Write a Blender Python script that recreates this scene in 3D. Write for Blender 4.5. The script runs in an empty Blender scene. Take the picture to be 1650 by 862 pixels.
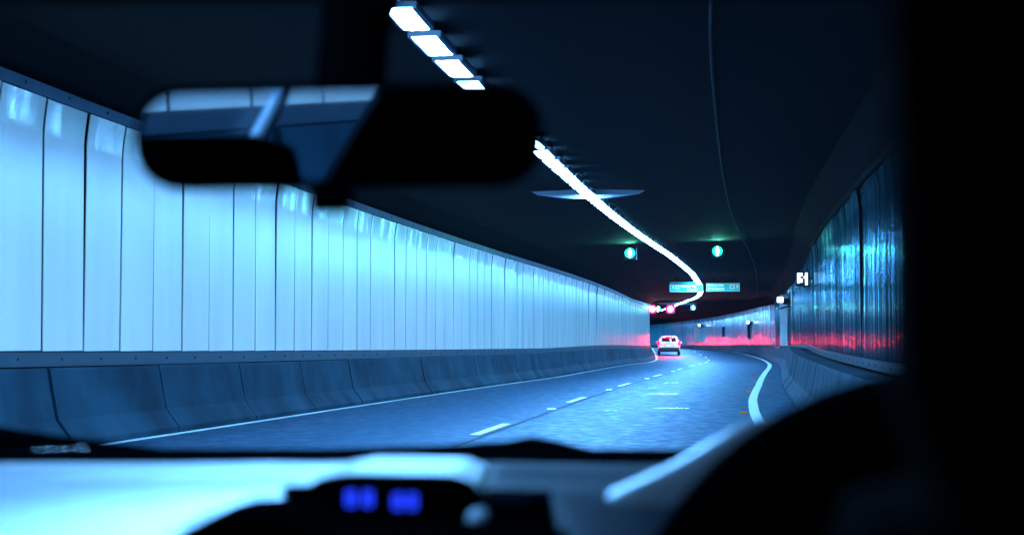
import bpy, bmesh, math, random
from mathutils import Vector, Matrix, Euler
random.seed(7)
R = math.radians
sc = bpy.context.scene
col = sc.collection

# ------------------------------------------------------------------ camera
cam_data = bpy.data.cameras.new('camera'); cam = bpy.data.objects.new('camera', cam_data); col.objects.link(cam)
sc.camera = cam
cam.location = (0, 0, 1.05)
yw, pt, rl = R(7.869), R(2.502), R(.041)
fw = Vector((-math.sin(yw)*math.cos(pt), math.cos(yw)*math.cos(pt), math.sin(pt)))
rt = fw.cross(Vector((0, 0, 1))).normalized(); up = rt.cross(fw)
r2 = rt*math.cos(rl) - up*math.sin(rl); u2 = rt*math.sin(rl) + up*math.cos(rl)
cam.rotation_mode = 'QUATERNION'
cam.rotation_quaternion = Matrix((r2, u2, -fw)).transposed().to_quaternion()
cam_data.sensor_width = 36; cam_data.lens = 2783.7/1650*36
cam_data.clip_start = .05; cam_data.clip_end = 1500
cam_data.dof.use_dof = True; cam_data.dof.focus_distance = 60; cam_data.dof.aperture_fstop = 5.4
sc.view_settings.view_transform = 'Standard'; sc.view_settings.look = 'None'
sc.view_settings.exposure = 0; sc.view_settings.gamma = 1

# ------------------------------------------------------------------ world: no daylight reaches the tunnel
w = bpy.data.worlds.new('World'); sc.world = w; w.use_nodes = True
w.node_tree.nodes['Background'].inputs[0].default_value = (.002, .006, .012, 1)
w.node_tree.nodes['Background'].inputs[1].default_value = .05

# ------------------------------------------------------------------ materials
M = {}
def mat(name, base=(.5,.5,.5), rough=.5, spec=.5, metal=0, var=0, scale=4, stretch=(1,1,1), bump=0, bscale=40, bstretch=(1,1,1),
        emit=None, es=0, rvar=0, dark=None, coat=0):
    m = bpy.data.materials.new(name); m.use_nodes = True; nt = m.node_tree; b = nt.nodes['Principled BSDF']
    b.inputs['Base Color'].default_value = (*base, 1); b.inputs['Roughness'].default_value = rough
    b.inputs['Specular IOR Level'].default_value = spec; b.inputs['Metallic'].default_value = metal
    b.inputs['Coat Weight'].default_value = coat
    if emit: b.inputs['Emission Color'].default_value = (*emit, 1); b.inputs['Emission Strength'].default_value = es
    L = nt.links
    def noise(sc_, st, det=4, loc=(0,0,0)):
        g = nt.nodes.new('ShaderNodeNewGeometry'); mp = nt.nodes.new('ShaderNodeMapping'); mp.inputs['Scale'].default_value = st
        mp.inputs['Location'].default_value = loc
        L.new(g.outputs['Position'], mp.inputs[0]); n = nt.nodes.new('ShaderNodeTexNoise'); n.inputs['Scale'].default_value = sc_
        n.inputs['Detail'].default_value = det; L.new(mp.outputs[0], n.inputs['Vector']); return n
    if var or dark:
        n = noise(scale, stretch); r = nt.nodes.new('ShaderNodeValToRGB')
        d = dark or tuple(c*(1-var) for c in base)
        r.color_ramp.elements[0].position = .32; r.color_ramp.elements[1].position = .66
        r.color_ramp.elements[0].color = (*d, 1); r.color_ramp.elements[1].color = (*base, 1)
        L.new(n.outputs['Fac'], r.inputs[0]); L.new(r.outputs[0], b.inputs['Base Color'])
    if rvar:
        n = noise(scale*1.7, stretch, 3, (3,1,2)); mr = nt.nodes.new('ShaderNodeMapRange')
        mr.inputs[1].default_value = .35; mr.inputs[2].default_value = .65
        mr.inputs[3].default_value = rough-rvar; mr.inputs[4].default_value = rough+rvar
        L.new(n.outputs['Fac'], mr.inputs[0]); L.new(mr.outputs[0], b.inputs['Roughness'])
    if bump:
        n = noise(bscale, bstretch, 3); bp = nt.nodes.new('ShaderNodeBump'); bp.inputs['Strength'].default_value = bump
        bp.inputs['Distance'].default_value = .02
        L.new(n.outputs['Fac'], bp.inputs['Height']); L.new(bp.outputs[0], b.inputs['Normal'])
    M[name] = m; return m
LAMP = (.14, .47, 1.0)
mat('lamp_glow', (.8,.8,.8), emit=LAMP, es=280)
mat('tube_glow', (.8,.8,.8), emit=(.2,.55,1), es=150)
mat('lamp_tray', (.25,.27,.3), .5)
mat('panel_left', (1,.73,.58), .3, .5, var=.13, scale=1.6, stretch=(1,1,.16), bump=.02, bscale=2, bstretch=(1,1,.2))
mat('panel_right', (.02,.035,.04), .2, .3, var=.5, scale=2, stretch=(1,1,.1), bump=.35, bscale=14, bstretch=(1,1,.01))
mat('panel_lip', (.97,.76,.58), .30, .6, scale=1.1, stretch=(1,1.3,.2), rvar=.14, bump=.11, bscale=2.2, bstretch=(1,1.3,.25))
for i_, q_ in enumerate((.93,.86,.79,.72,.64,.56,.49,.42,.36)): mat('panel_left_falloff_%d' % i_, (.97*q_*q_,.75*q_,.59*q_), .3, .5, var=.22, scale=1.6, stretch=(1,1,.16), bump=.02, bscale=2, bstretch=(1,1,.2))  # light falling off along the left wall, put into stepped darker colours
mat('panel_far', (.12,.50,.62), .18, .5, var=.45, scale=1.5, stretch=(1,1,.1), bump=.3, bscale=8, bstretch=(1,1,.01))  # green light on the far panels put into this brighter cyan base
mat('pilaster_paint', (.8,.75,.7), .4, var=.15)
mat('trim_metal', (.07,.15,.22), .5, .4, var=.25, scale=3)
mat('rail_metal', (.012,.03,.045), .5, .4, var=.3, scale=3)
mat('dark_metal', (.02,.022,.025), .6, .3)
mat('backing', (.01,.011,.012), .9, .1)
mat('concrete', (.014,.046,.064), .8, .08, dark=(.003,.014,.023), scale=.9, stretch=(1,1,.9), bump=.15, bscale=30)
mat('ceiling_paint', (.0012,.004,.005), .8, .1, var=.5, scale=1.2)
mat('crosspiece_pale', (.8,.82,.85), .8, .2)
mat('conduit', (.002,.006,.008), .6, .2)
mat('asphalt', (.005,.050,.092), .62, .25, dark=(.0028,.033,.064), scale=3.2, stretch=(1,.6,1), bump=.2, bscale=45, rvar=.1)
mat('asphalt_seam', (.01,.01,.01), .8, .2)
mat('gutter', (.01,.03,.04), .7, .2, var=.3)
mat('road_paint', (.8,.8,.78), .6, .3, var=.2, scale=12)
mat('marker_white', (.85,.85,.85), .3)
mat('marker_orange', (1,.14,.0), .3)
mat('green_glow', (.02,.3,.2), emit=(.0,.75,.42), es=1.0)
mat('green_core', (.6,.9,.8), emit=(.16,1,.68), es=420)
mat('red_glow', (.5,.0,.02), emit=(1,.0,.06), es=18)
mat('sign_white_lit', (.8,.8,.8), emit=(.75,.9,1), es=5)
mat('sign_green', (.01,.5,.34), .45, emit=(.0,.55,.42), es=.35)
mat('sign_letter', (.85,.75,.8), .45, emit=(.8,.75,.8), es=.5)
mat('car_white', (.85,.8,.8), .3, .5, coat=.6)
mat('glass_dark', (.01,.01,.012), .06, .5)
mat('tyre', (.015,.015,.016), .8)
mat('rim', (.3,.3,.32), .35, metal=.8)
mat('tail_red', (.6,.0,.02), .3, emit=(1,.0,.0004), es=1000)
mat('bumper_black', (.02,.02,.022), .6)
mat('plate', (.8,.8,.75), .5, emit=(1,.95,.8), es=.8)
mat('head_glow', (.9,.9,.9), emit=(.8,.9,1), es=4)
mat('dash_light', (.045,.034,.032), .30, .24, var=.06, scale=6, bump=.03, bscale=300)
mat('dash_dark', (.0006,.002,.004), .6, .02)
mat('interior_black', (.0003,.0006,.0008), .9, .0)
mat('lining', (.0025,.003,.004), .9, .03)
mat('seat_black', (.001,.001,.0012), .95, .02)
mat('trim_grey', (.25,.26,.28), .35, .5)
mat('clock_glow', (.02,.02,.3), emit=(.015,.05,1), es=1.7)
mat('clock_core', (.1,.2,.5), emit=(.1,.35,1), es=5)
mat('mirror_glass', (.75,.8,.85), .02, metal=1)
mat('skin', (.4,.25,.18), .5)
mat('cloth_black', (.0012,.0012,.0015), .95, .02)
mat('hair', (.01,.008,.006), .6)
def thin_glass(name, fac, tint=(1,1,1), rough=.0):
    m = bpy.data.materials.new(name); m.use_nodes = True; nt = m.node_tree; nt.nodes.clear()
    o = nt.nodes.new('ShaderNodeOutputMaterial'); mx = nt.nodes.new('ShaderNodeMixShader')
    t = nt.nodes.new('ShaderNodeBsdfTransparent'); t.inputs[0].default_value = (*tint, 1)
    g = nt.nodes.new('ShaderNodeBsdfGlossy'); g.inputs['Roughness'].default_value = rough
    mx.inputs[0].default_value = fac
    nt.links.new(t.outputs[0], mx.inputs[1]); nt.links.new(g.outputs[0], mx.inputs[2]); nt.links.new(mx.outputs[0], o.inputs[0])
    M[name] = m
thin_glass('windscreen_glass', .003, (.95,.97,1), .02)
thin_glass('window_glass', .05, (.8,.85,.9), .02)

m = bpy.data.materials.new('panel_right'); m.use_nodes = True; nt = m.node_tree; nt.nodes.clear(); L_ = nt.links
o_ = nt.nodes.new('ShaderNodeOutputMaterial'); mx = nt.nodes.new('ShaderNodeMixShader'); df = nt.nodes.new('ShaderNodeBsdfDiffuse'); g = nt.nodes.new('ShaderNodeBsdfGlossy')
df.inputs[0].default_value = (.008,.03,.04,1); g.inputs[0].default_value = (.5,.9,1,1); g.inputs['Roughness'].default_value = .13
ge = nt.nodes.new('ShaderNodeNewGeometry'); mp = nt.nodes.new('ShaderNodeMapping'); mp.inputs['Scale'].default_value = (1,1,.01); L_.new(ge.outputs['Position'], mp.inputs[0])
nz = nt.nodes.new('ShaderNodeTexNoise'); nz.inputs['Scale'].default_value = 7; nz.inputs['Detail'].default_value = 3; L_.new(mp.outputs[0], nz.inputs['Vector'])
bp = nt.nodes.new('ShaderNodeBump'); bp.inputs['Strength'].default_value = .5; bp.inputs['Distance'].default_value = .02; L_.new(nz.outputs['Fac'], bp.inputs['Height']); L_.new(bp.outputs[0], g.inputs['Normal'])
mr = nt.nodes.new('ShaderNodeMapRange'); mr.inputs[1].default_value = .42; mr.inputs[2].default_value = .65; mr.inputs[3].default_value = .02; mr.inputs[4].default_value = .42; L_.new(nz.outputs['Fac'], mr.inputs[0])
L_.new(mr.outputs[0], mx.inputs[0]); L_.new(df.outputs[0], mx.inputs[1]); L_.new(g.outputs[0], mx.inputs[2]); L_.new(mx.outputs[0], o_.inputs[0]); M['panel_right'] = m

# ------------------------------------------------------------------ helpers
def tag(o, label=None, cat=None, group=None, kind=None):
    if label: o['label'] = label
    if cat: o['category'] = cat
    if group: o['group'] = group
    if kind: o['kind'] = kind
    return o
def empty(name, loc=(0,0,0), rz=0):
    o = bpy.data.objects.new(name, None); col.objects.link(o); o.location = loc; o.rotation_euler = (0,0,rz)
    o.empty_display_size = .2; return o
def link(name, me, m=None, parent=None):
    o = bpy.data.objects.new(name, me); col.objects.link(o)
    if m and not me.materials: me.materials.append(M[m])
    if parent: o.parent = parent
    return o
def mesh(name, verts, faces, smooth=False):
    me = bpy.data.meshes.new(name); me.from_pydata([tuple(v) for v in verts], [], faces); me.update()
    bm = bmesh.new(); bm.from_mesh(me); bmesh.ops.recalc_face_normals(bm, faces=bm.faces); bm.to_mesh(me); bm.free()
    if smooth: me.polygons.foreach_set('use_smooth', [True]*len(me.polygons))
    return me
def bm_box(bm, c, s, mtx=None, bev=0):
    r = bmesh.ops.create_cube(bm, size=1)
    bmesh.ops.scale(bm, vec=s, verts=r['verts'])
    if bev:
        es = list({e for v in r['verts'] for e in v.link_edges})
        q = bmesh.ops.bevel(bm, geom=es, offset=bev, segments=2, affect='EDGES', profile=.6)
        vs = list({v for f in q['faces'] for v in f.verts}|{v for v in r['verts'] if v.is_valid})
    else: vs = r['verts']
    if mtx: bmesh.ops.transform(bm, matrix=mtx, verts=vs)
    bmesh.ops.translate(bm, vec=c, verts=vs)
def box_me(name, c, s, mtx=None, bev=0):
    bm = bmesh.new(); bm_box(bm, c, s, mtx, bev); me = bpy.data.meshes.new(name); bm.to_mesh(me); bm.free(); return me
def bm_tube(bm, pts, rad, n=10, cap=True, sx=1):
    pts = [Vector(p) for p in pts]; rings = []
    for i, p in enumerate(pts):
        d = (pts[min(i+1,len(pts)-1)]-pts[max(i-1,0)]).normalized()
        a = d.cross(Vector((0,0,1)));  a = a.normalized() if a.length > .01 else Vector((1,0,0)); b = a.cross(d)
        rr = rad[i] if isinstance(rad, (list,tuple)) else rad
        rings.append([bm.verts.new(p+a*math.cos(2*math.pi*k/n)*rr*sx+b*math.sin(2*math.pi*k/n)*rr) for k in range(n)])
    for i in range(len(rings)-1):
        for k in range(n): bm.faces.new((rings[i][k],rings[i][(k+1)%n],rings[i+1][(k+1)%n],rings[i+1][k]))
    if cap: bm.faces.new(rings[0]); bm.faces.new(rings[-1])
def tube_me(name, pts, rad, n=10, smooth=True):
    bm = bmesh.new(); bm_tube(bm, pts, rad, n); bmesh.ops.recalc_face_normals(bm, faces=bm.faces)
    me = bpy.data.meshes.new(name); bm.to_mesh(me); bm.free()
    if smooth: me.polygons.foreach_set('use_smooth', [True]*len(me.polygons))
    return me
def prism(name, prof, y0, y1, axis='y', smooth=False):
    """closed 2-D profile extruded; prof of (x,z) along y, or (y,z) along x"""
    n = len(prof); f = (lambda a,b,t: (a,t,b)) if axis == 'y' else (lambda a,b,t: (t,a,b))
    v = [f(a,b,y0) for a,b in prof]+[f(a,b,y1) for a,b in prof]
    fs = [tuple(range(n)), tuple(range(2*n-1,n-1,-1))]+[(i,(i+1)%n,n+(i+1)%n,n+i) for i in range(n)]
    return mesh(name, v, fs, smooth)

# ------------------------------------------------------------------ the tunnel's alignment (surveyed centre path, every 5 m)
TX= [-3.32, -3.339, -3.378, -3.428, -3.477, -3.515, -3.538, -3.539, -3.512, -3.453, -3.361, -3.247, -3.125, -3.007, -2.906, -2.83, -2.776, -2.739, -2.713, -2.695, -2.683, -2.689, -2.724, -2.801, -2.932, -3.124, -3.367, -3.653, -3.973, -4.316, -4.675, -5.043, -5.421, -5.814, -6.223, -6.652, -7.104, -7.582, -8.084, -8.613, -9.167, -9.748, -10.355, -10.988, -11.649, -12.336, -13.05, -13.789, -14.552, -15.339, -16.148, -16.98, -17.833, -18.706, -19.6, -20.512, -21.442, -22.389, -23.353, -24.332, -25.327, -26.335, -27.358, -28.395, -29.447, -30.512, -31.592]
TY= [1.0, 6.0, 11.0, 16.0, 21.0, 26.0, 31.0, 36.0, 41.0, 46.0, 51.0, 56.0, 61.0, 65.99, 70.99, 75.99, 80.99, 85.99, 90.99, 95.99, 100.99, 105.99, 110.99, 115.99, 120.99, 125.99, 130.98, 135.97, 140.96, 145.95, 150.94, 155.92, 160.91, 165.89, 170.88, 175.86, 180.84, 185.81, 190.79, 195.76, 200.73, 205.7, 210.66, 215.62, 220.58, 225.53, 230.48, 235.42, 240.36, 245.3, 250.23, 255.17, 260.09, 265.01, 269.93, 274.85, 279.76, 284.67, 289.58, 294.48, 299.38, 304.28, 309.17, 314.06, 318.95, 323.84, 328.72]
TZ= [-0.1, -0.1, -0.105, -0.116, -0.122, -0.122, -0.119, -0.114, -0.107, -0.097, -0.086, -0.074, -0.062, -0.05, -0.038, -0.031, -0.032, -0.043, -0.063, -0.092, -0.119, -0.136, -0.144, -0.142, -0.131, -0.109, -0.073, -0.025, 0.036, 0.11, 0.197, 0.278, 0.338, 0.379, 0.4, 0.401, 0.382, 0.357, 0.332, 0.31, 0.288, 0.269, 0.251, 0.234, 0.219, 0.204, 0.19, 0.175, 0.16, 0.146, 0.131, 0.116, 0.101, 0.086, 0.07, 0.055, 0.04, 0.024, 0.009, -0.007, -0.022, -0.038, -0.054, -0.069, -0.085, -0.101, -0.116]
def lerp(t, xs, ys):
    if t <= xs[0]: return ys[0]
    for i in range(len(xs)-1):
        if t <= xs[i+1]: return ys[i]+(ys[i+1]-ys[i])*(t-xs[i])/(xs[i+1]-xs[i])
    return ys[-1]
def tab(T, s):
    u = s/5; i = max(0, min(len(T)-2, int(math.floor(u)))); f = u-i
    if u < 0: return T[0] if T is not TY else T[0]+5*u
    p0 = T[max(i-1,0)]; p1 = T[i]; p2 = T[i+1]; p3 = T[min(i+2,len(T)-1)]
    return p1+.5*f*(p2-p0+f*(2*p0-5*p1+4*p2-p3+f*(3*(p1-p2)+p3-p0)))
def centre(s):
    x = tab(TX, s); 
    if s < 18: x += .9*((18-max(s,-70))/18)**2
    return x, tab(TY, s), tab(TZ, s)
def head(s):
    a = centre(s-.5); b = centre(s+.5); return math.atan2(b[0]-a[0], b[1]-a[1])
def P(s, off, h):
    x, y, z = centre(s); t = head(s)
    bk = lerp(s, [10,60,100,130,160,300], [-.017,.0279,.0047,.018,-.0601,-.035])
    zt = lerp(s, [10,60,100,130,160,300], [-.238,-.175,-.421,-.092,.607,.308])
    q = min(1, max(0, (h-1.1)/2.4))
    return Vector((x+off*math.cos(t), y-off*math.sin(t), z+h+off*bk+zt*q))
def lamp_dz(s):      # the ceiling's middle follows the lamps, its edges the wall heads
    z0 = lerp(s, [10,60,100,130,160,300], [-.238,-.175,-.421,-.092,.607,.308])
    return lerp(s, [60,84,95,110,134,150,165,185,210], [z0 if s < 84 else -.23,-.23,-.157,-.04,0,-.12,-.08,.3,.5]) - z0 if s > 60 else 0
def lamp_off(s): return lerp(s, [0,66,76,84,95,110,134,150,165,185,210], [.264,.264,.24,.12,-.06,-.48,-1.26,-1.3,-1.1,-.37,0])
def PL(s, off, h): return P(s, off, h)+Vector((0,0,lamp_dz(s)))
def foot_l(s): return -3.83
def wall_r(s): return 5.516+lerp(s, [20,60,110,160], [-.026,-.416,-1.29,1.72])
def foot_r(s): return 4.303+lerp(s, [0,32,49,80,110,130,165], [0,.02,-.06,-.3,-.4,-.2,1.9])
def edge_r(s): return 3.624+lerp(s, [15,22,28,34,44,60], [.03,.05,-.04,-.06,.03,0])+lerp(s,[130,165],[0,.9])
WL = -4.231; PB = 1.04; LTOP = 4.185; RTOP = 4.16; LH = 4.397; CH = 4.52
S0, S1 = -40, 318

def sweep(name, prof, s0, s1, step, m, parent=None, closed=True):
    """prof(s) -> list of (off,h); swept along the tunnel"""
    n = max(2, int(round((s1-s0)/step))+1); v = []; k = len(prof(s0)); fs = []
    for i in range(n):
        s = s0+(s1-s0)*i/(n-1)
        v += [P(s, q[0], q[1])+Vector((0,0,lamp_dz(s) if len(q) > 2 else 0)) for q in prof(s)]
    kk = k if closed else k-1
    for i in range(n-1):
        for j in range(kk): fs.append((i*k+j, i*k+(j+1)%k, (i+1)*k+(j+1)%k, (i+1)*k+j))
    if closed: fs += [tuple(range(k)), tuple(range((n-1)*k, n*k))[::-1]]
    return link(name, mesh(name, v, fs), m, parent)

# ------------------------------------------------------------------ setting: road and ceiling
road = sweep('road', lambda s: [(-4.6,0),(-2,0.0),(0,0),(2,0),(3.6,0),(5,0),(8,0)], S0, S1, 1.5, 'asphalt', closed=False); tag(road, kind='structure')
o = sweep('gutter', lambda s: [(foot_l(s)-.05,.004),(foot_l(s)+.10,.004)], S0, S1, 1.5, 'gutter', closed=False); tag(o, kind='structure')
def edge_prof(c, wd): return lambda s: [(c(s)-wd/2,.008),(c(s)+wd/2,.008)]
o = sweep('edge_line', edge_prof(lambda s: -3.70, .12), S0, S1, 1.5, 'road_paint', road, closed=False)
o = sweep('edge_line', edge_prof(edge_r, .17), S0, S1, 1.5, 'road_paint', road, closed=False)
o = sweep('pavement_joint', edge_prof(lambda s: .14, .035), S0, S1, 2, 'asphalt_seam', road, closed=False)
for k in range(-4, 24):
    s = 20.709+12*k
    sweep('lane_dash', lambda q: [(-.065,.012),(.065,.012)], s, s+3.1, 1, 'road_paint', road, closed=False)
# patches of polished binder, lamp glints put into their pale base colour
mat('polished_glint', (.15,.25,.3), .25, .6)
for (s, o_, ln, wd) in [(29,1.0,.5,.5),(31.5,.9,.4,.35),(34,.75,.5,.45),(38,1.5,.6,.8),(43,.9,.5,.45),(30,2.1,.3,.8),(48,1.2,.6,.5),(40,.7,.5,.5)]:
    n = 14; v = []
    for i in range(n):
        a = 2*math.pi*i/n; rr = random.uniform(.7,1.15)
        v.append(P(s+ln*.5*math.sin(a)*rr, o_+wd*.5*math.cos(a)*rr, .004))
    link('tar_glint_patch', mesh('tar_glint_patch', v, [tuple(range(n))]), 'polished_glint', road)
ceil = sweep('ceiling', lambda s: [(WL-.08,LTOP),(WL+.55,CH),(-2,CH+.01,1),(1.2,CH+.01,1),(wall_r(s)-.55,CH),(wall_r(s)+.08,RTOP),(wall_r(s)+.4,CH+.4),(0,CH+.5),(WL-.4,CH+.4)],
             S0, S1, 2, 'ceiling_paint'); tag(ceil, kind='structure')

# end walls far out of sight keep the tube closed
# ------------------------------------------------------------------ walls
def frame_at(s, off, h):
    p = P(s, off, h); return p, -head(s)
def wall(side):
    off = (lambda s: WL) if side < 0 else wall_r
    top = LTOP if side < 0 else RTOP
    pb = PB if side < 0 else .93
    pt = top-.15
    root = empty('tunnel_wall', P(60, off(60), 0))
    tag(root, 'bright pale tunnel wall of tall upright panels along the left of the road' if side < 0 else
        'dim tunnel wall of glossy upright panels on the right, curving away across the end', 'wall')
    inv = root.matrix_basis.inverted()
    def put(o):
        o.parent = root; o.matrix_parent_inverse = inv; return o
    put(sweep('wall_backing', lambda s: [(off(s)+side*.06,0),(off(s)+side*.06,top+.1),(off(s)+side*.3,top+.1),(off(s)+side*.3,0)], S0, S1, 2, 'backing'))
    put(sweep('coving', lambda s: [(off(s)-side*.0,pt+.012),(off(s)-side*.07,pt+.012),(off(s)-side*.07,top-.01),(off(s)+side*.05,top+.02),(off(s)+side*.05,pt+.012)], S0, S1, 2,
        'trim_metal' if side < 0 else 'backing'))
    put(sweep('base_rail', lambda s: [(off(s)-side*.02,pb-.17),(off(s)-side*.02,pb-.012),(off(s)+side*.05,pb-.012),(off(s)+side*.05,pb-.17)], S0, S1, 2, 'rail_metal'))
    # panels: one shared mesh, unit height, 1.2 m pitch
    L = 1.2; gap = .055
    bow = [(0,0),(.5,0),(.86,0),(.88,.002),(.90,.0068),(.93,.0160),(.965,.028),(1,.0425)]  # top bow added to catch the lamp strip as a bright band
    def pmesh(mn):
        pr = [(-side*b, z) for z, b in bow]+[(side*.012-side*b, z) for z, b in bow[::-1]]
        me = prism('wall_panel', pr, gap/2, L-gap/2); me.materials.append(M[mn]); me.materials.append(M['panel_lip' if side < 0 else mn])
        for p_ in me.polygons:
            if p_.center.z > .86 and len(p_.vertices) == 4: p_.material_index = 1
        return me
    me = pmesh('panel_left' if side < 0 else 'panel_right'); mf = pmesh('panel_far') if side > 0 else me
    falloff = [pmesh('panel_left_falloff_%d' % i_) for i_ in range(9)] if side < 0 else []
    s = 17.087+1.2*(int((S0-17)/1.2)+1); k = 0
    while s < S1-1.3:
        a = P(s, off(s), pb); b = P(s+L, off(s+L), pb); c = P(s+L/2, off(s+L/2), pt)
        d = b-a
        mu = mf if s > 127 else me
        if side < 0 and s > 44: mu = falloff[min(8, int((s-44)/8))]
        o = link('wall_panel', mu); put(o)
        j = random.gauss(0, .006 if side > 0 else .0018)
        o.matrix_basis = Matrix.Translation(a) @ Matrix.Rotation(math.atan2(-d.x, d.y)+j, 4, 'Z') @ Matrix.Rotation(random.gauss(0,.004 if side>0 else .003), 4, 'Y') @ Matrix.Diagonal((1, d.length/L, (c-a).z-(b-a).z/2, 1))
        s += L; k += 1
    # fixings along the coving and the rail
    bm = bmesh.new(); q = 14.0
    while q < 60:
        for h in ((top-.07), (pb-.09)):
            p = P(q, off(q)-side*(.074 if h > 2 else .024), h); bm_box(bm, p, (.012,.03,.03))
        q += 1.2
    me2 = bpy.data.meshes.new('bolt'); bm.to_mesh(me2); bm.free(); o = link('bolts', me2, 'dark_metal'); put(o); o['kind'] = 'stuff'
    return root
wall(-1); wall(1)

def barrier(side):
    root = empty('concrete_barrier', P(60, foot_l(60) if side < 0 else foot_r(60), 0)); inv = root.matrix_basis.inverted()
    tag(root, 'long row of stained concrete barrier segments under the bright left wall' if side < 0 else
        'concrete safety barrier on the right kerb, curving round under the far wall', 'barrier')
    T = .86 if side < 0 else .84
    prof = [(0,-.05),(0,.075),(.17,.30),(.235,.62),(.27,T-.03),(.285,T),(.60,T),(.62,-.05)]
    if side < 0: prof[-2:] = [(.385,T),(.40,-.05)]
    prof = [(side*a, b) for a, b in prof]
    me = prism('barrier_segment', prof, .012, 3.588); me.materials.append(M['concrete'])
    s = 17.0+3.6*(int((S0-17)/3.6)+1); ft = foot_l if side < 0 else foot_r
    while s < S1-4:
        a = P(s, ft(s), 0); b = P(s+3.6, ft(s+3.6), 0); d = b-a
        o = link('barrier_segment', me, None, root); o.matrix_parent_inverse = inv
        o.matrix_basis = Matrix.Translation(a+Vector((random.gauss(0,.004),0,random.gauss(0,.002)))) @ Matrix.Rotation(math.atan2(-d.x, d.y), 4, 'Z') @ Matrix.Rotation(math.asin(max(-.1,min(.1,d.z/3.6))), 4, 'X')
        s += 3.6
barrier(-1); barrier(1)

# ------------------------------------------------------------------ lamps
lm_h = prism('lamp_housing', [(-.165,.0),(-.14,-.012),(-.124,-.012),(-.124,.0),(.124,.0),(.124,-.012),(.14,-.012),(.165,0),(.165,.06),(-.165,.06)], -.53, .53); lm_h.materials.append(M['lamp_tray'])
lm_d = prism('lamp_diffuser', [(-.122,.0),(-.115,-.006),(-.06,-.013),(0,-.008),(.06,-.013),(.115,-.006),(.122,.0)], -.525, .525); lm_d.materials.append(M['lamp_glow'])
bmj = bmesh.new(); bmj.from_mesh(lm_h)
lm_j = bpy.data.meshes.new('ceiling_light'); t_ = lm_d.copy(); nb = len(bmj.faces); bmj.from_mesh(t_); bmj.faces.ensure_lookup_table()
for f_ in bmj.faces[nb:]: f_.material_index = 1
bmj.to_mesh(lm_j); bmj.free(); lm_j.materials.append(M['lamp_tray']); lm_j.materials.append(M['lamp_glow'])
ORD = ['first','second','third','fourth','fifth','sixth','seventh','eighth']
s = 16.06-1.46*38; idx = 0
while s < 312:
    c = s; loc = PL(c, lamp_off(c), LH); a = PL(c-.7,lamp_off(c-.7),LH); b = PL(c+.7,lamp_off(c+.7),LH); hd = -math.atan2(b.x-a.x, b.y-a.y)
    rx = math.asin((b.z-a.z)/1.4)
    if abs(s-33.6) > .5 or True:
        near = 12 < s < 48
        if near:
            o = empty('ceiling_light', loc); link('lamp_housing', lm_h, None, o); link('lamp_diffuser', lm_d, None, o)
        else: o = link('ceiling_light', lm_j); o.location = loc
        o.rotation_euler = (rx, 0, hd)
        if 15 < s < 22.9:
            n = int(round((s-16.06)/1.46)); lab = ['topmost white lamp in the ceiling strip, cut by the top edge of the photo','second white ceiling lamp down from the top edge of the photo','third white ceiling lamp from the top edge, right of the mirror stem','fourth white ceiling lamp from the top, just above the mirror','fifth white ceiling lamp from the top, meeting the mirror top edge'][n]
        elif s < 15: lab = 'white ceiling lamp behind or above the car, out of view ahead'
        elif s < 26: lab = 'white ceiling lamp in the strip hidden behind the rear-view mirror'
        elif s < 33: 
            n = int(round((s-26.28)/1.46)); lab = ORD[max(0,n)]+' white ceiling lamp down from the lower right corner of the mirror'
        elif s < 84: lab = 'white lamp in the continuous ceiling strip between the glare bar and the green signs'
        else: lab = 'white lamp in the far curve of the ceiling strip beyond the green signs'
        tag(o, lab, 'light', 'lamps of the long ceiling strip')
    s += 1.46; idx += 1
for (sb, lab, wd) in ((34.0,'short pale bar added for the glare across the lamp strip, right of the mirror',1.15),(163,'short far cross beam on the ceiling above the red ringed sign',2.0)):
    a = PL(sb, lamp_off(sb), LH); o = link('ceiling_crosspiece', prism('ceiling_crosspiece', [(-wd,.06),(-wd*.9,-.0),(-wd*.5,-.065),(-.3,-.09),(.3,-.09),(wd*.5,-.065),(wd*.9,0),(wd,.06),(0,.1)], -.08, .08), 'crosspiece_pale')  # near one added in the shape of windscreen glare, far one a beam
    o.location = a; o.rotation_euler.z = -head(sb); tag(o, lab, 'beam')
for c0, off_, r_, lab in ((12,3.05,.02,'thin conduit running along the ceiling above the right lane'),):
    o = sweep('ceiling_conduit', lambda s: [(off_+r_*math.cos(a), CH-.06+r_*math.sin(a)) for a in [2*math.pi*i/6 for i in range(6)]], 8, 250, 2.5, 'conduit'); tag(o, lab, 'conduit')

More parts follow.
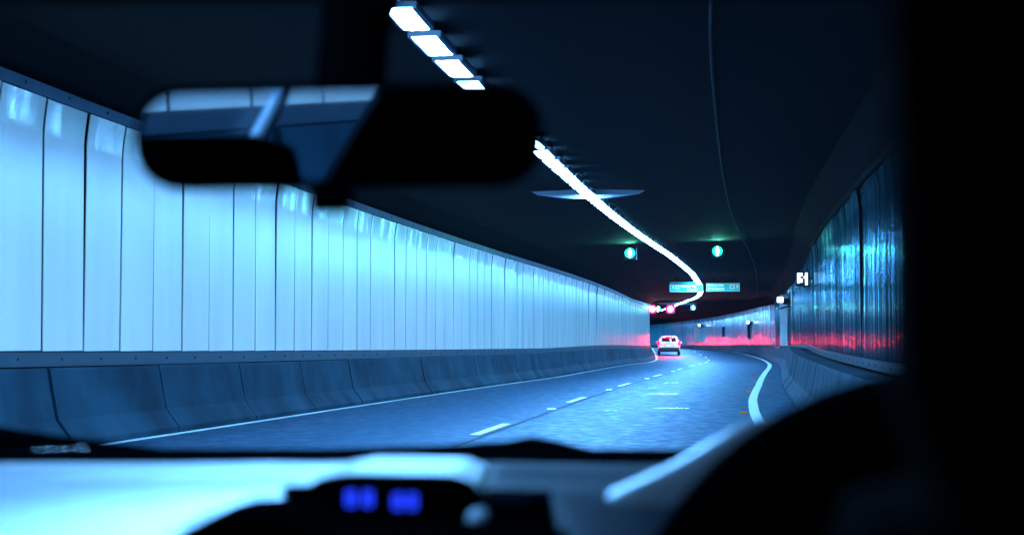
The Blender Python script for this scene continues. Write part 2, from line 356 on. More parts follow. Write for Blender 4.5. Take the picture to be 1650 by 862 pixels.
# ------------------------------------------------------------------ signals
def disc_me(name, r, d, n=20):
    return prism(name, [(r*math.cos(2*math.pi*i/n), r*math.sin(2*math.pi*i/n)) for i in range(n)], 0, d)
bk_ = box_me('signal_box', (0,.10,0), (.42,.18,.42), bev=.01); bk_.materials.append(M['dark_metal'])
sg = disc_me('signal_lens', .17, .02); sg.materials.append(M['green_glow'])
sg_d = mesh('signal_lamp', [(-.06,0,0),(0,0,.15),(.06,0,0),(0,0,-.15),(0,-.05,0)], [(0,1,4),(1,2,4),(2,3,4),(3,0,4),(0,1,2,3)]); sg_d.materials.append(M['green_core'])  # lit core cut to a diamond, imitating star glare
st = box_me('bracket', (0,.08,.35), (.05,.05,.35)); st.materials.append(M['dark_metal'])
for (s, off_, h, lab) in ((55,-.63,4.05,'bright green lane signal hanging over the left lane, nearer and brighter one'),(55,2.195,4.02,'green lane signal hanging over the right lane, right of the lamp strip'),
                     (132,-3.545,3.79,'tiny far green lane signal between the two red ringed signs'),(132,-.893,3.80,'tiny far green lane signal right of the red ringed sign')):
    t = empty('lane_signal', P(s, off_, h), -head(s))
    t.location = P(s, off_, 0)+Vector((0,0,h))
    for me in (bk_, st): link(me.name, me, None, t)
    a = link('signal_lens', sg, None, t); a.location.y = -.015
    b = link('signal_lamp', sg_d, None, t); b.location.y = -.02
    tag(t, lab, 'traffic signal', 'green lane signals on the ceiling')
    tag(t)
rb = box_me('sign_box', (0,.1,0), (.78,.14,.78), bev=.01); rb.materials.append(M['dark_metal'])
n = 28; v = []; fs = []
for i in range(n):
    a = 2*math.pi*i/n
    for (r, y) in ((.34,0),(.24,0),(.24,.03),(.34,.03)): v.append((r*math.cos(a), y, r*math.sin(a)))
for i in range(n):
    for j in range(4): fs.append((i*4+j, i*4+(j+1)%4, ((i+1)%n)*4+(j+1)%4, ((i+1)%n)*4+j))
rg = mesh('red_ring', v, fs); rg.materials.append(M['red_glow'])
fc = disc_me('sign_face', .235, .02); fc.materials.append(M['sign_white_lit'])
for (s, off_, h, lab) in ((142,-2.467,3.737,'round speed sign with glowing red ring at the end of the lamp strip'),(142,-3.93,3.72,'round red ringed sign half hidden by the edge of the left wall')):
    t = empty('speed_sign', P(s, off_, 0), -head(s)); t.location.z += h
    for me in (rb, rg, fc, st): link(me.name, me, None, t)
    tag(t, lab, 'sign', 'round speed signs')

# ------------------------------------------------------------------ direction signs
def text_obj(name, body, size, m, parent, x, z, y=-.03):
    cu = bpy.data.curves.new(name, 'FONT'); cu.body = body; cu.size = size; cu.align_x = 'LEFT'; cu.extrude = .004; cu.offset = .006
    tmp = bpy.data.objects.new('tmp', cu); col.objects.link(tmp)
    bpy.context.view_layer.update()
    me = bpy.data.meshes.new_from_object(tmp.evaluated_get(bpy.context.evaluated_depsgraph_get())); bpy.data.objects.remove(tmp)
    me.materials.clear(); me.materials.append(M[m])
    o = bpy.data.objects.new(name, me); col.objects.link(o); o.parent = parent; o.location = (x, y, z); o.rotation_euler = (math.pi/2, 0, 0); return o
def ring_box(name, x, z, wd, ht, t, parent, m):
    bm = bmesh.new()
    for c, s_ in (((x,-.03,z+ht/2-t/2),(wd,.01,t)),((x,-.03,z-ht/2+t/2),(wd,.01,t)),((x-wd/2+t/2,-.03,z),(t,.01,ht-2*t)),((x+wd/2-t/2,-.03,z),(t,.01,ht-2*t))): bm_box(bm, c, s_)
    me = bpy.data.meshes.new(name); bm.to_mesh(me); bm.free(); return link(name, me, m, parent)
def arrow(parent, x, z, up=True):
    v = [(x-.018,-.034,z-.09),(x+.018,-.034,z-.09),(x+.018,-.034,z+.01),(x+.055,-.034,z+.01),(x,-.034,z+.09),(x-.055,-.034,z+.01),(x-.018,-.034,z+.01)]
    if not up: v = [(a,b,2*z-c) for a,b,c in v]
    return link('arrow', mesh('arrow', v, [tuple(range(7))]), 'sign_letter', parent)
SY = 84; SH = .45; SW = 1.63
for (o0, o1, ht, hb, lab, which) in ((-1.194,.439,3.966,3.585,'green direction sign on the left, with a thin light bar above it','L'),(.593,2.216,3.977,3.581,'green direction sign on the right, with a straight ahead arrow at its right end','R')):
    cx = (o0+o1)/2; wd = o1-o0; hh = (ht-hb)
    t = empty('direction_sign', P(SY, cx, 0), -head(SY)); t.location.z += (ht+hb)/2
    link('board', box_me('board', (0,0,0), (wd,.05,hh), bev=.006), 'sign_green', t)
    for x in (-.5,.5): link('hanger', box_me('hanger', (x,.06,.33), (.05,.05,.5)), 'dark_metal', t)
    ring_box('sign_border', 0, 0, wd-.02, hh-.02, .014, t, 'sign_letter')
    if which == 'L':
        arrow(t, -.64, .04); ring_box('route_shield', -.44, .04, .19, .17, .035, t, 'sign_letter')
        text_obj('lettering', 'Harbour Brg', .145, 'sign_letter', t, -.28, .04)
        text_obj('lettering', '& Tunnel', .145, 'sign_letter', t, .02, -.13)
        link('light_bar', box_me('light_bar', (-.12,-.1,hh/2+.075), (1.25,.08,.05)), 'sign_green', t)
        link('light_bar', box_me('light_bar', (-.72,-.06,hh/2+.07), (.16,.08,.05)), 'sign_green', t)
    else:
        text_obj('lettering', 'Western Dist', .14, 'sign_letter', t, -.74, .05)
        text_obj('lettering', 'West Suburbs', .14, 'sign_letter', t, -.74, -.11)
        ring_box('route_shield', .45, .02, .24, .18, .035, t, 'sign_letter'); arrow(t, .69, .03)
    tag(t, lab, 'sign', 'overhead direction signs')

# exit pictogram sign projecting from the right wall
t = empty('exit_sign', P(52, wall_r(52)-.30, 0), -head(52)); t.location.z += 2.96
link('sign_box', box_me('sign_box', (0,.04,0), (.42,.06,.44), bev=.008), 'dark_metal', t)
v = []; bm = bmesh.new()
for c, s_ in (((-.13,-.002,.02),(.06,.02,.30)),((-.06,-.002,.13),(.10,.02,.09)),((-.05,-.002,-.05),(.09,.02,.11)),((-.10,-.002,.03),(.04,.02,.06)),((.11,-.002,0),(.07,.02,.36)),((.06,-.002,.05),(.05,.02,.06))): bm_box(bm, c, s_)
me = bpy.data.meshes.new('pictogram'); bm.to_mesh(me); bm.free(); link('pictogram', me, 'sign_white_lit', t)
link('wall_arm', box_me('wall_arm', (.26,.04,0), (.16,.04,.05)), 'dark_metal', t)
tag(t, 'small lit white pictogram sign sticking out from the right wall', 'sign')

# cameras on the wall, pilasters, cable conduits
def cctv(s, off_, h, lab):
    t = empty('security_camera', P(s, off_, 0), -head(s)); t.location.z += h
    link('lens_hood', box_me('lens_hood', (-.1,-.05,0), (.30,.3,.26), bev=.03), 'sign_white_lit', t)
    link('camera_body', box_me('camera_body', (.22,.1,-.08), (.34,.5,.30), bev=.02), 'dark_metal', t)
    link('bracket', box_me('bracket', (.1,.1,-.38), (.5,.08,.08), Matrix.Rotation(-.3,4,'Y')), 'dark_metal', t)
    tag(t, lab, 'camera', 'lit camera housings along the right wall')
cctv(233, 6.75, 3.55, 'tiny white camera housing with black body above the far pale post, leftmost')
cctv(180, 6.9, 3.2, 'tiny white camera housing on the far wall, middle of three')
cctv(86, 4.28, 3.18, 'white camera housing with black body at the top of the near pale post')
def pil(s, o0, wd, h0, h1, lab):
    t = empty('wall_post', P(s, o0, 0), -head(s)); z0 = t.location.z = centre(s)[2]
    link('post_face', box_me('post_face', (0,0,(h0+h1)/2), (wd,.25,h1-h0), bev=.01), 'pilaster_paint', t)
    link('base_plate', box_me('base_plate', (0,0,h0-.04), (wd+.06,.3,.07)), 'dark_metal', t)
    tag(t, lab, 'post', 'pale posts on the right wall')
pil(88, wall_r(88)-.24, .36, .95, 3.55, 'pale glowing post where the right wall begins its far curve')
pil(236, wall_r(236)-.35, 1.1, .97, 3.0, 'short pale post on the far wall right of the car ahead')
for s, h0, h1, lab in ((210,1.9,3.1,'short dark cable cover on the far wall, left of two'),(182,1.5,3.0,'tall dark cable cover on the far wall below the middle camera')):
    o = link('cable_cover', box_me('cable_cover', (0,0,(h1-h0)/2), (.3,.12,h1-h0), bev=.01), 'dark_metal'); o.location = P(s, wall_r(s)-.14, 0); o.location.z += h0; o.rotation_euler.z = -head(s)-.3
    tag(o, lab, 'cable cover')

# ------------------------------------------------------------------ raised markers
mk = mesh('raised_marker', [(-.06,-.05,0),(.06,-.05,0),(.06,.05,0),(-.06,.05,0),(-.045,-.025,.025),(.045,-.025,.025),(.045,.025,.025),(-.045,.025,.025)],
          [(0,1,2,3),(4,5,6,7),(0,1,5,4),(1,2,6,5),(2,3,7,6),(3,0,4,7)])
mkw = mk.copy(); mkw.materials.append(M['marker_white']); mko = mk.copy(); mko.materials.append(M['marker_orange'])
for i in range(7):
    s = 29.3+12*i; o = link('raised_marker', mkw); o.location = P(s, .05, .006); o.rotation_euler.z = -head(s); o.scale = (1.35,1,1)
    tag(o, ['nearest','second','third','fourth','fifth','sixth','seventh'][i]+' white raised marker in the gaps of the broken lane line', 'road marker', 'white markers in the lane line')
for s, off_, w_ in ((28,3.40,'nearest'),(39,3.44,'middle'),(53,3.36,'farthest')):
    o = link('raised_marker', mko); o.location = P(s, off_, .006); o.rotation_euler.z = -head(s); o.scale = (1.1,1,1.2)
    tag(o, w_+' of the three orange raised markers beside the right edge line', 'road marker', 'orange markers by the edge line')
#CARS
# ------------------------------------------------------------------ the cars ahead
def car_ahead():
    s = 141; t = empty('white_car', P(s, -2.62, 0.0), -head(s)-.02)
    tag(t, 'white hatchback with red tail lights glowing, ahead in the left lane', 'car')
    # body by cross-sections along y (rear = -y): (y, half width at belt, z bottom, z belt, z roof, half width roof)
    secs = [(-2.05,.80,.42,.98,.99,.70),(-2.0,.87,.32,1.02,1.06,.74),(-1.75,.90,.28,1.02,1.46,.66),(-1.3,.91,.25,1.0,1.54,.66),(-.2,.91,.25,.97,1.56,.65),(.5,.91,.25,.93,1.50,.59),(1.1,.90,.25,.92,1.0,.62),(1.8,.86,.28,.80,.82,.60),(2.1,.74,.38,.66,.67,.55)]
    v = []; fs = []
    for y, hw, zb, zm, zr, hr in secs:
        ring = [(-hw*.9,zb),(-hw,zb+.12),(-hw,zm-.12),(-hw*.97,zm),(-hr,zr-.06),(-hr*.85,zr),(hr*.85,zr),(hr,zr-.06),(hw*.97,zm),(hw,zm-.12),(hw,zb+.12),(hw*.9,zb)]
        v += [(x,y,z) for x,z in ring]
    k = 12
    for i in range(len(secs)-1):
        for j in range(k): fs.append((i*k+j, i*k+(j+1)%k, (i+1)*k+(j+1)%k, (i+1)*k+j))
    fs += [tuple(range(k)), tuple(range((len(secs)-1)*k, len(secs)*k))]
    me = mesh('body', v, fs); link('body', me, 'car_white', t)
    wv = [(-.58,-1.985,1.08),(.58,-1.985,1.08),(.50,-1.80,1.40),(-.50,-1.80,1.40)]
    def pane(name, x0, x1):
        bm = bmesh.new(); q = [bm.verts.new(p) for p in ((x0,-2.00,1.08),(x1,-2.00,1.08),(x1*.88,-1.80,1.40),(x0*.88,-1.80,1.40))]; f = bm.faces.new(q)
        r = bmesh.ops.extrude_face_region(bm, geom=[f]); bmesh.ops.translate(bm, vec=(0,.03,.0), verts=[g for g in r['geom'] if isinstance(g, bmesh.types.BMVert)])
        bmesh.ops.recalc_face_normals(bm, faces=bm.faces); me = bpy.data.meshes.new(name); bm.to_mesh(me); bm.free(); link(name, me, 'glass_dark', t)
    pane('rear_window', -.60, .08); pane('rear_window', .20, .60)
    for sx in (-1, 1):
        link('tail_light', box_me('tail_light', (sx*.80,-2.03,.95), (.16,.10,.24), bev=.02), 'tail_red', t)
        link('side_window', box_me('side_window', (sx*.80,-.5,1.2), (.03,1.9,.30), Matrix.Rotation(-sx*.5,4,'Y')), 'glass_dark', t)
        link('door_mirror', box_me('door_mirror', (sx*1.0,.55,1.0), (.16,.10,.13), bev=.03), 'car_white', t)
        for y in (-1.25, 1.3):
            wme = prism('wheel', [(y+.33*math.cos(a), .33+.33*math.sin(a)) for a in [2*math.pi*i/20 for i in range(20)]], sx*.70, sx*.90, axis='x')
            wo = link('wheel', wme, 'tyre', t)
            link('rim', prism('rim', [(y+.2*math.cos(a), .33+.2*math.sin(a)) for a in [2*math.pi*i/16 for i in range(16)]], sx*.895, sx*.91, axis='x'), 'rim', wo)
    link('bumper', box_me('bumper', (0,-2.07,.46), (1.66,.16,.30), bev=.04), 'bumper_black', t)
    link('number_plate', box_me('number_plate', (0,-2.055,.78), (.36,.02,.12)), 'plate', t)
    link('brake_light', box_me('brake_light', (0,-1.80,1.46), (.5,.08,.05)), 'tail_red', t)
    ae = link('aerial', tube_me('aerial', [(0,-1.3,1.53),(0,-1.42,1.78)], [.012,.008], 6), 'bumper_black', t)
    # more traffic round the bend: its brake lights colour the far wall
    for s2, o2, lab in ((226,-2.6,'car braking in the left lane round the bend, hidden by the left wall'),(266,1.5,'car braking in the right lane round the bend, hidden by the left wall')):
        c = t.copy(); col.objects.link(c); c.location = P(s2, o2, 0); c.rotation_euler.z = -head(s2); c['label'] = lab
        for ch in list(t.children):
            d = ch.copy(); col.objects.link(d); d.parent = c
            for g in ch.children: e = g.copy(); col.objects.link(e); e.parent = d
car_ahead()

# ------------------------------------------------------------------ the car the picture is taken from (its own axes: +y forward, origin under the camera)
YAW = R(5.73)
me_car = empty('car', (0,0,0), YAW)
tag(me_car, 'dark cabin of the car the photo is taken from, with dashboard, mirror and windscreen', 'car')
CXc = -.13                                   # centre line of the cabin
def cpart(name, me, m, parent=None, smooth=False):
    if smooth: me.polygons.foreach_set('use_smooth', [True]*len(me.polygons))
    return link(name, me, m, parent or me_car)
def grid(name, rows, m, parent=None, thick=.02, smooth=True, sub=0):
    k = len(rows[0]); v = [p for r in rows for p in r]
    fs = [(i*k+j, i*k+j+1, (i+1)*k+j+1, (i+1)*k+j) for i in range(len(rows)-1) for j in range(k-1)]
    me = bpy.data.meshes.new(name); me.from_pydata(v, [], fs); me.update()
    o = cpart(name, me, m, parent, smooth)
    if sub: md = o.modifiers.new('s','SUBSURF'); md.levels = md.render_levels = sub
    md = o.modifiers.new('t','SOLIDIFY'); md.thickness = thick; md.offset = -1 
    return o
XL, XR = CXc-.74, CXc+.74
# dashboard pad: rows from the rear edge (y=.95) to the windscreen base (y=1.62)
def dash_z(x, y):
    z = lerp(y, [.86,.95,1.05,1.15,1.24,1.32,1.355,1.39,1.45,1.55,1.63], [.87,.890,.914,.934,.944,.944,.934,.938,.944,.943,.936])
    if x > -.25: z = min(z, .940) if y > 1.3 else z
    # gentle hump under the display hood
    z += .012*math.exp(-((x+.13)/.13)**2)*math.exp(-((y-1.42)/.12)**2)
    return z
rows = []
ys = [.86,.88,.90,.95,1.0,1.08,1.16,1.24,1.32,1.38,1.42,1.46,1.50,1.54,1.58,1.63]
for y in ys:
    r_ = []
    for i in range(41):
        x = XL+(XR-XL)*i/40; z = dash_z(x,max(y,.95))
        if y < .95: z -= (.95-y)**2*22
        r_.append((x,y,z))
    rows.append([(x, max(y, 1.25+.001*y), dash_z(x, max(y,1.25))) if -.232 < x < .004 else (x,y,z) for x,y,z in r_])
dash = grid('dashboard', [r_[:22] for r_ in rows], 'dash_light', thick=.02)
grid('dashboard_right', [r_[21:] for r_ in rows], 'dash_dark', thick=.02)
cpart('dash_front', box_me('dash_front', (CXc,.98,.72), (1.46,.16,.36), bev=.03), 'interior_black')
# black cowl at the foot of the windscreen, wiper arms lie on it
cpart('windscreen_cowl', prism('windscreen_cowl', [(1.60,.90),(1.62,.943),(1.74,.944),(1.90,.925),(1.90,.85),(1.6,.85)], XL-.02, XR+.02, 'x'), 'interior_black')
wp = cpart('wiper', tube_me('wiper', [(-.50,1.80,.925),(-.30,1.78,.932),(-.14,1.77,.936),(-.07,1.76,.939),(-.045,1.76,.944),(-.02,1.76,.941),(.03,1.77,.930)], [.006,.008,.010,.012,.012,.010,.008], 8), 'interior_black')
wp = cpart('wiper', tube_me('wiper', [(-.72,1.78,.948),(-.62,1.77,.955),(-.55,1.77,.945),(-.40,1.78,.930)], [.008,.014,.012,.008], 8), 'interior_black')
cpart('bonnet', prism('bonnet', [(1.9,.86),(2.3,.85),(2.7,.78),(2.82,.6),(2.82,.3),(1.9,.3)], XL-.06, XR+.06, 'x'), 'interior_black')

# central display hood: black visor with blue digits
hood_prof = [(-.245,.905),(-.225,.925),(-.20,.944),(-.185,.9535),(-.165,.957),(-.09,.956),(-.075,.951),(-.066,.940),(-.064,.905)]
cpart('display_hood', prism('display_hood', hood_prof, 1.245, 1.42), 'dash_light')
cpart('hood_face', prism('hood_face', [(-.235,.80),(-.235,.90)]+[(-.145+(a+.145)*.99, .905+(b-.905)*.97) for a, b in hood_prof]+[(0,.90),(0,.80)], 1.238, 1.246), 'interior_black')
dsp = cpart('clock_display', box_me('clock_display', (-.145,1.234,.936), (.13,.006,.026)), 'interior_black')
SEG = {'8':'abcdefg','1':'bc','2':'abged','0':'abcdef','4':'fgbc'}
def digit(ch, x, z, h, parent, m):
    w_ = h*.55; t_ = h*.17; bm = bmesh.new()
    g = {'a':((0,h/2),(w_,t_)),'g':((0,0),(w_,t_)),'d':((0,-h/2),(w_,t_)),'b':((w_/2,h/4),(t_,h/2)),'c':((w_/2,-h/4),(t_,h/2)),'f':((-w_/2,h/4),(t_,h/2)),'e':((-w_/2,-h/4),(t_,h/2))}
    for q in SEG[ch]:
        (a,b),(c,d) = g[q]; bm_box(bm, (x+a,1.228,z+b), (c,.004,d))
    me = bpy.data.meshes.new('digit'); bm.to_mesh(me); bm.free(); link('digit', me, m, parent)
for ch, x, z in (('8',-.1605,.940),('8',-.1485,.940),('8',-.1270,.938),('8',-.1170,.938)): digit(ch, x, z, .0090, dsp, 'clock_glow')
# console below it, nearer the camera
con = [(-.238,.80),(-.236,.915),(-.230,.936),(-.221,.946),(-.208,.950),(-.175,.950),(-.163,.945),(-.150,.936),(-.02,.934),(-.004,.928),(.003,.80)]
cpart('centre_console', prism('centre_console', con, .98, 1.12), 'interior_black')
for x, z, r_ in ((-.120,.926,.006),(-.029,.925,.006),(-.012,.929,.006)):
    cpart('console_knob', tube_me('console_knob', [(x,.99,z),(x,.972,z)], [r_,r_*.8], 12), 'trim_grey')
cpart('console_knob', tube_me('console_knob', [(-.070,1.235,.925),(-.070,1.222,.925)], [.009,.008], 12), 'trim_grey')

# instrument cowl: pale shoulder rising to the right
def cowl_pts(k):
    # k 0..1 along the ridge from the near left corner up to the right
    return
rows = []
ridge = [(.004,1.22,.9385),(.03,1.235,.949),(.06,1.25,.960),(.09,1.27,.974),(.12,1.30,.990),(.15,1.32,.998),(.20,1.34,1.004),(.26,1.35,1.008),(.34,1.35,1.008),(.42,1.34,.99),(.48,1.3,.95)]
ctr = Vector((.27,1.2,.88))
for x, y, z in ridge:
    p = Vector((x,y,z)); d = (ctr-p); d.y = 0
    a = p+Vector((0,.20,-.055+.0*x)); a.z = min(a.z, max(.925, a.z)); b = p+Vector((0,.07,-.006)); c = p+d*.045+Vector((0,-.03,.0)); e = p+d*.20+Vector((0,-.07,-.01)); f = p+d*.42+Vector((0,-.06,-.02))
    rows.append([tuple(a),tuple(b),tuple(p),tuple(c),tuple(e),tuple(f)])
grid('instrument_cowl', rows, 'dash_light', thick=.012, sub=2)
cpart('instrument_cluster', prism('instrument_cluster', [(.055,.80),(.062,.90),(.085,.945),(.11,.975),(.145,.997),(.2,1.012),(.32,1.012),(.42,.98),(.46,.86)], 1.06, 1.10), 'interior_black')

# steering wheel
cw = Vector((.228,.98,.842)); tl = R(24)
n = 48; bm = bmesh.new(); Rw = .192; rr = .018; rings = []
mw = Matrix.Translation(cw) @ Matrix.Rotation(-tl, 4, 'X')
for i in range(n):
    a = 2*math.pi*i/n; ring = []
    for j in range(10):
        b = 2*math.pi*j/10; q = Vector(((Rw+rr*math.cos(b))*math.cos(a), rr*math.sin(b), (Rw+rr*math.cos(b))*math.sin(a))); ring.append(bm.verts.new(mw @ q))
    rings.append(ring)
for i in range(n):
    for j in range(10): bm.faces.new((rings[i][j], rings[i][(j+1)%10], rings[(i+1)%n][(j+1)%10], rings[(i+1)%n][j]))
me = bpy.data.meshes.new('rim'); bm.to_mesh(me); bm.free()
sw = empty('steering_wheel', (0,0,0)); sw.parent = me_car
link('rim_grip', me, 'interior_black', sw).data.polygons.foreach_set('use_smooth', [True]*len(me.polygons))
hub = box_me('hub', (0,0,0), (.17,.06,.13), bev=.025); hub.transform(mw); link('hub', hub, 'interior_black', sw)
for a in (R(10), R(170), R(270)):
    sp = tube_me('spoke', [mw @ Vector((.05*math.cos(a),0,.05*math.sin(a))), mw @ Vector((.185*math.cos(a),0,.185*math.sin(a)))], [.02,.013], 8); link('spoke', sp, 'interior_black', sw)
link('column', tube_me('column', [mw @ Vector((0,.03,0)), mw @ Vector((0,.22,0))], .045, 12), 'interior_black', sw)

# rear-view mirror
mc = Vector((-.150,1.05,1.1765))
mo = empty('rear_view_mirror', tuple(mc), R(-8)); mo.parent = me_car; mo.rotation_euler = (R(4.5), R(.3), R(-8))
def rr_prof(w_, h_, r_, n=6, bow=0):
    out = []
    for cx_, cz_, a0 in ((w_/2-r_,h_/2-r_,0),(-w_/2+r_,h_/2-r_,90),(-w_/2+r_,-h_/2+r_,180),(w_/2-r_,-h_/2+r_,270)):
        for i in range(n+1):
            a = R(a0+90*i/n); out.append((cx_+r_*math.cos(a), cz_+r_*math.sin(a)))
    return out
hz = prism('mirror_housing', rr_prof(.256,.064,.030), .0, .028); link('mirror_housing', hz, 'interior_black', mo)
gl = prism('mirror_glass', rr_prof(.244,.053,.025), -.003, .0); link('mirror_glass', gl, 'mirror_glass', mo)
link('dip_lever', box_me('dip_lever', (0,-.002,-.037), (.026,.014,.020), bev=.004), 'interior_black', mo)
link('mirror_stem', tube_me('mirror_stem', [(.0,.03,.0),(.0,.045,.03),(.0,.06,.07),(.005,.08,.12)], [.026,.024,.022,.030], 12), 'interior_black', mo)

# windscreen, header, roof, pillars
def quad(name, pts, m, parent=None, th=.004):
    bm = bmesh.new(); f = bm.faces.new([bm.verts.new(p) for p in pts]); nrm = (Vector(pts[1])-Vector(pts[0])).cross(Vector(pts[2])-Vector(pts[0])).normalized()
    r = bmesh.ops.extrude_face_region(bm, geom=[f]); bmesh.ops.translate(bm, vec=nrm*th, verts=[g for g in r['geom'] if isinstance(g, bmesh.types.BMVert)])
    bmesh.ops.recalc_face_normals(bm, faces=bm.faces); me = bpy.data.meshes.new(name); bm.to_mesh(me); bm.free(); return cpart(name, me, m, parent)
quad('windscreen', [(XL+.02,1.72,.946),(XR-.02,1.72,.946),(XR-.14,.90,1.262),(XL+.14,.90,1.262)], 'windscreen_glass')
cpart('windscreen_header', prism('windscreen_header', [(.90,1.230),(.94,1.25),(.90,1.29),(.70,1.32),(.68,1.25),(.80,1.238)], XL+.1, XR-.1, 'x'), 'lining')
cpart('roof', prism('roof', [(.72,1.32),(.3,1.36),(-.6,1.36),(-1.3,1.32),(-1.3,1.28),(-.6,1.31),(.3,1.31),(.72,1.26)], XL+.08, XR-.08, 'x'), 'lining')
def bar(name, a, b, w_, m): return cpart(name, tube_me(name, [a,b], w_, 8), m)
for sx, X in ((-1,XL),(1,XR)):
    bar('front_pillar', (X,1.70,.93), (X-sx*.12,.80,1.29), .035, 'lining')
    bar('middle_pillar', (X,.36,.85), (X-sx*.10,.32,1.32), .045, 'lining')
    bar('rear_pillar', (X,-1.25,.85), (X-sx*.12,-.85,1.32), .05, 'lining')
    quad('side_window', [(X-sx*.0,1.45,.92),(X,.36,.92),(X-sx*.10,.32,1.30),(X-sx*.10,.75,1.30)], 'window_glass')
    quad('side_window', [(X-sx*.0,.34,.92),(X,-1.25,.92),(X-sx*.10,-.9,1.30),(X-sx*.10,.30,1.30)], 'window_glass')
    quad('quarter_panel', [(X-sx*.004,-.28,.90),(X-sx*.004,-1.56,.90),(X-sx*.104,-1.30,1.31),(X-sx*.104,-.75,1.31)], 'lining', th=.012*1)
    cpart('door', box_me('door', (X+sx*.04,.1,.58), (.10,3.0,.66), bev=.03), 'lining')
bar('window_divider', (XL+.02,.02,.92), (XL+.11,-.30,1.30), .012, 'trim_grey')
for a, b in ((XL+.02,XL+.27),(XR-.27,XR-.02)): quad('rear_pillar_panel', [(a,-1.56,.92),(b,-1.56,.92),(b,-1.26,1.31),(a,-1.26,1.31)], 'lining', th=.015)
cpart('floor_pan', box_me('floor_pan', (CXc,.2,.28), (1.5,3.4,.06)), 'lining')
cpart('tail_panel', box_me('tail_panel', (CXc,-1.5,.6), (1.5,.5,.6), bev=.05), 'lining')
quad('rear_window', [(XL+.26,-1.55,.93),(XR-.26,-1.55,.93),(XR-.30,-1.25,1.29),(XL+.30,-1.25,1.29)], 'window_glass')
# seats
def seat(name, x, y, w_, hb, hw=.27):
    t = empty(name, (x,y,0)); t.parent = me_car
    link('seat_cushion', box_me('seat_cushion', (0,.28,.42), (w_,.50,.16), bev=.05), 'seat_black', t)
    link('seat_back', box_me('seat_back', (0,0,.48+(hb-.48)/2), (w_,.14,hb-.48), Matrix.Rotation(R(6),4,'X'), bev=.05), 'seat_black', t)
    link('headrest', box_me('headrest', (0,-.03,hb+.10), (hw,.11,.25 if hw > .3 else .19), bev=.045), 'seat_black', t)
    return t
seat('driver_seat', .308, .46, .50, 1.02, .46)
seat('passenger_seat', -.605, .46, .44, .962)
rs = empty('rear_seat', (CXc,-.95,.07)); rs.parent = me_car
link('seat_back', box_me('seat_back', (0,0,.70), (1.3,.16,.50), Matrix.Rotation(R(8),4,'X'), bev=.06), 'seat_black', rs)
link('seat_cushion', box_me('seat_cushion', (0,.33,.42), (1.3,.46,.16), bev=.05), 'seat_black', rs)
for x in (-.42,.0,.42): link('headrest', box_me('headrest', (x,-.03,1.02), (.26,.10,.17), bev=.045), 'seat_black', rs)

# ------------------------------------------------------------------ the driver, a dark shape behind the wheel
def skin_body(name, joints, edges, m, parent, sub=2):
    me = bpy.data.meshes.new(name); me.from_pydata([j[0] for j in joints], edges, [])
    o = link(name, me, m, parent); bpy.context.view_layer.objects.active = o
    md = o.modifiers.new('skin','SKIN'); md.use_smooth_shade = True
    if not me.skin_vertices: me.attributes.new('skin','FLOAT_VECTOR','POINT')
    for i, j in enumerate(joints):
        r_ = j[1] if isinstance(j[1], tuple) else (j[1], j[1]); me.skin_vertices[0].data[i].radius = r_
        me.skin_vertices[0].data[i].use_root = (i == 0)
    md2 = o.modifiers.new('sub','SUBSURF'); md2.levels = md2.render_levels = sub
    return o
dr = empty('person', tuple(Matrix.Rotation(YAW,4,'Z') @ Vector((.325,.62,.45))), YAW)
tag(dr, 'driver in dark clothes seen as a black shape at the wheel on the right', 'person')
off = Vector((.36,.62,.45)); inv = lambda p: tuple(Vector(p)-off)
J = [((.36,.62,.56),(.15,.11)),((.36,.60,.72),(.14,.10)),((.36,.59,.88),(.16,.10)),((.36,.60,.965),(.10,.08)),((.36,.615,1.02),.05),
     ((.20,.60,.93),.06),((.13,.74,.80),.046),((.12,.90,.80),.034),((.13,.95,.75),.028),
     ((.52,.60,.93),.06),((.56,.74,.80),.046),((.42,.90,.80),.034),((.38,.95,.75),.028),
     ((.27,.68,.53),.08),((.26,1.05,.60),.065),((.27,1.30,.36),.045),((.45,.68,.53),.08),((.46,1.05,.60),.065),((.45,1.30,.36),.045)]
J = [(inv(a), b) for a, b in J]
skin_body('body', J, [(0,1),(1,2),(2,3),(3,4),(2,5),(5,6),(6,7),(7,8),(2,9),(9,10),(10,11),(11,12),(0,13),(13,14),(14,15),(0,16),(16,17),(17,18)], 'cloth_black', dr)
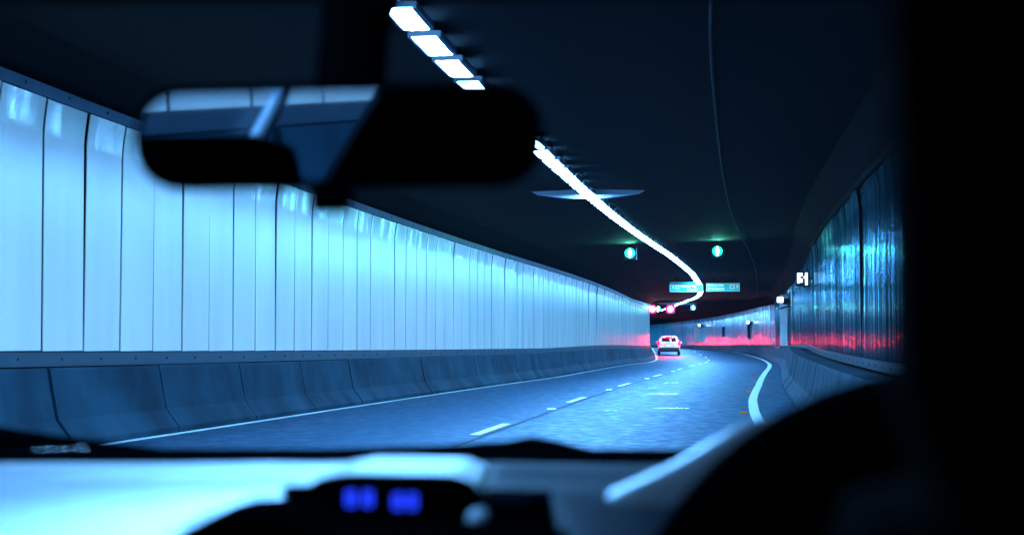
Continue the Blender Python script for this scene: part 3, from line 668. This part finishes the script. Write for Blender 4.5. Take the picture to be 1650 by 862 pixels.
for sx, hx in ((1,.125),(-1,.38)):
    b = Vector((hx,.955,.735)); J = [(inv(b),(.026,.016)),(inv(b+Vector((0,.035,.03))),(.036,.014))]; E_ = [(0,1)]
    for f_ in range(4):
        x = (-.027+.018*f_); k = len(J); ln = (.9,1,.95,.75)[f_]
        J += [(inv(b+Vector((x,.06,.055))),.0095),(inv(b+Vector((x,.060+.02*ln,.030))),.0088),(inv(b+Vector((x,.045,.015+.01*(1-ln)))),.0078)]
        E_ += [(1,k),(k,k+1),(k+1,k+2)]
    k = len(J); J += [(inv(b+Vector((sx*.038,.02,.025))),.011),(inv(b+Vector((sx*.046,.045,.045))),.0095)]; E_ += [(0,k),(k,k+1)]
    skin_body('hand', J, E_, 'skin', dr)
bm = bmesh.new(); bmesh.ops.create_uvsphere(bm, u_segments=24, v_segments=16, radius=1)
for v in bm.verts:
    x, y, z = v.co; k = .075*(1-.18*max(0,-z)); v.co = (x*k, y*.098, z*.118)
    if y > .8 and abs(x) < .25 and -.35 < z < .15: v.co.y += .018
    if y > .6 and -.62 < z < -.35 and abs(x) < .4: v.co.y += .004
for v in bm.verts: v.co += Vector((.36,.63,1.155))-off
me = bpy.data.meshes.new('head'); bm.to_mesh(me); bm.free(); me.polygons.foreach_set('use_smooth', [True]*len(me.polygons)); link('head', me, 'skin', dr)
for sx in (-1,1):
    e = box_me('ear', (.36+sx*.076-off.x,.625-off.y,1.15-off.z), (.014,.03,.055), bev=.006); link('ear', e, 'skin', dr)
    e = box_me('eye', (.36+sx*.03-off.x,.718-off.y,1.165-off.z), (.022,.01,.010), bev=.003); link('eye', e, 'marker_white', dr)
link('mouth', box_me('mouth', (.36-off.x,.722-off.y,1.10-off.z), (.045,.01,.010), bev=.003), 'hair', dr)
bm = bmesh.new(); bmesh.ops.create_uvsphere(bm, u_segments=24, v_segments=16, radius=1)
bmesh.ops.delete(bm, geom=[v for v in bm.verts if v.co.z < -.1+.9*max(0,v.co.y) or v.co.y > .75], context='VERTS')
for v in bm.verts: v.co = Vector((v.co.x*.083, v.co.y*.106, v.co.z*.128))+Vector((.36,.625,1.160))-off
me = bpy.data.meshes.new('hair'); bm.to_mesh(me); bm.free(); me.polygons.foreach_set('use_smooth', [True]*len(me.polygons)); o = link('hair', me, 'hair', dr)
md = o.modifiers.new('t','SOLIDIFY'); md.thickness = .01
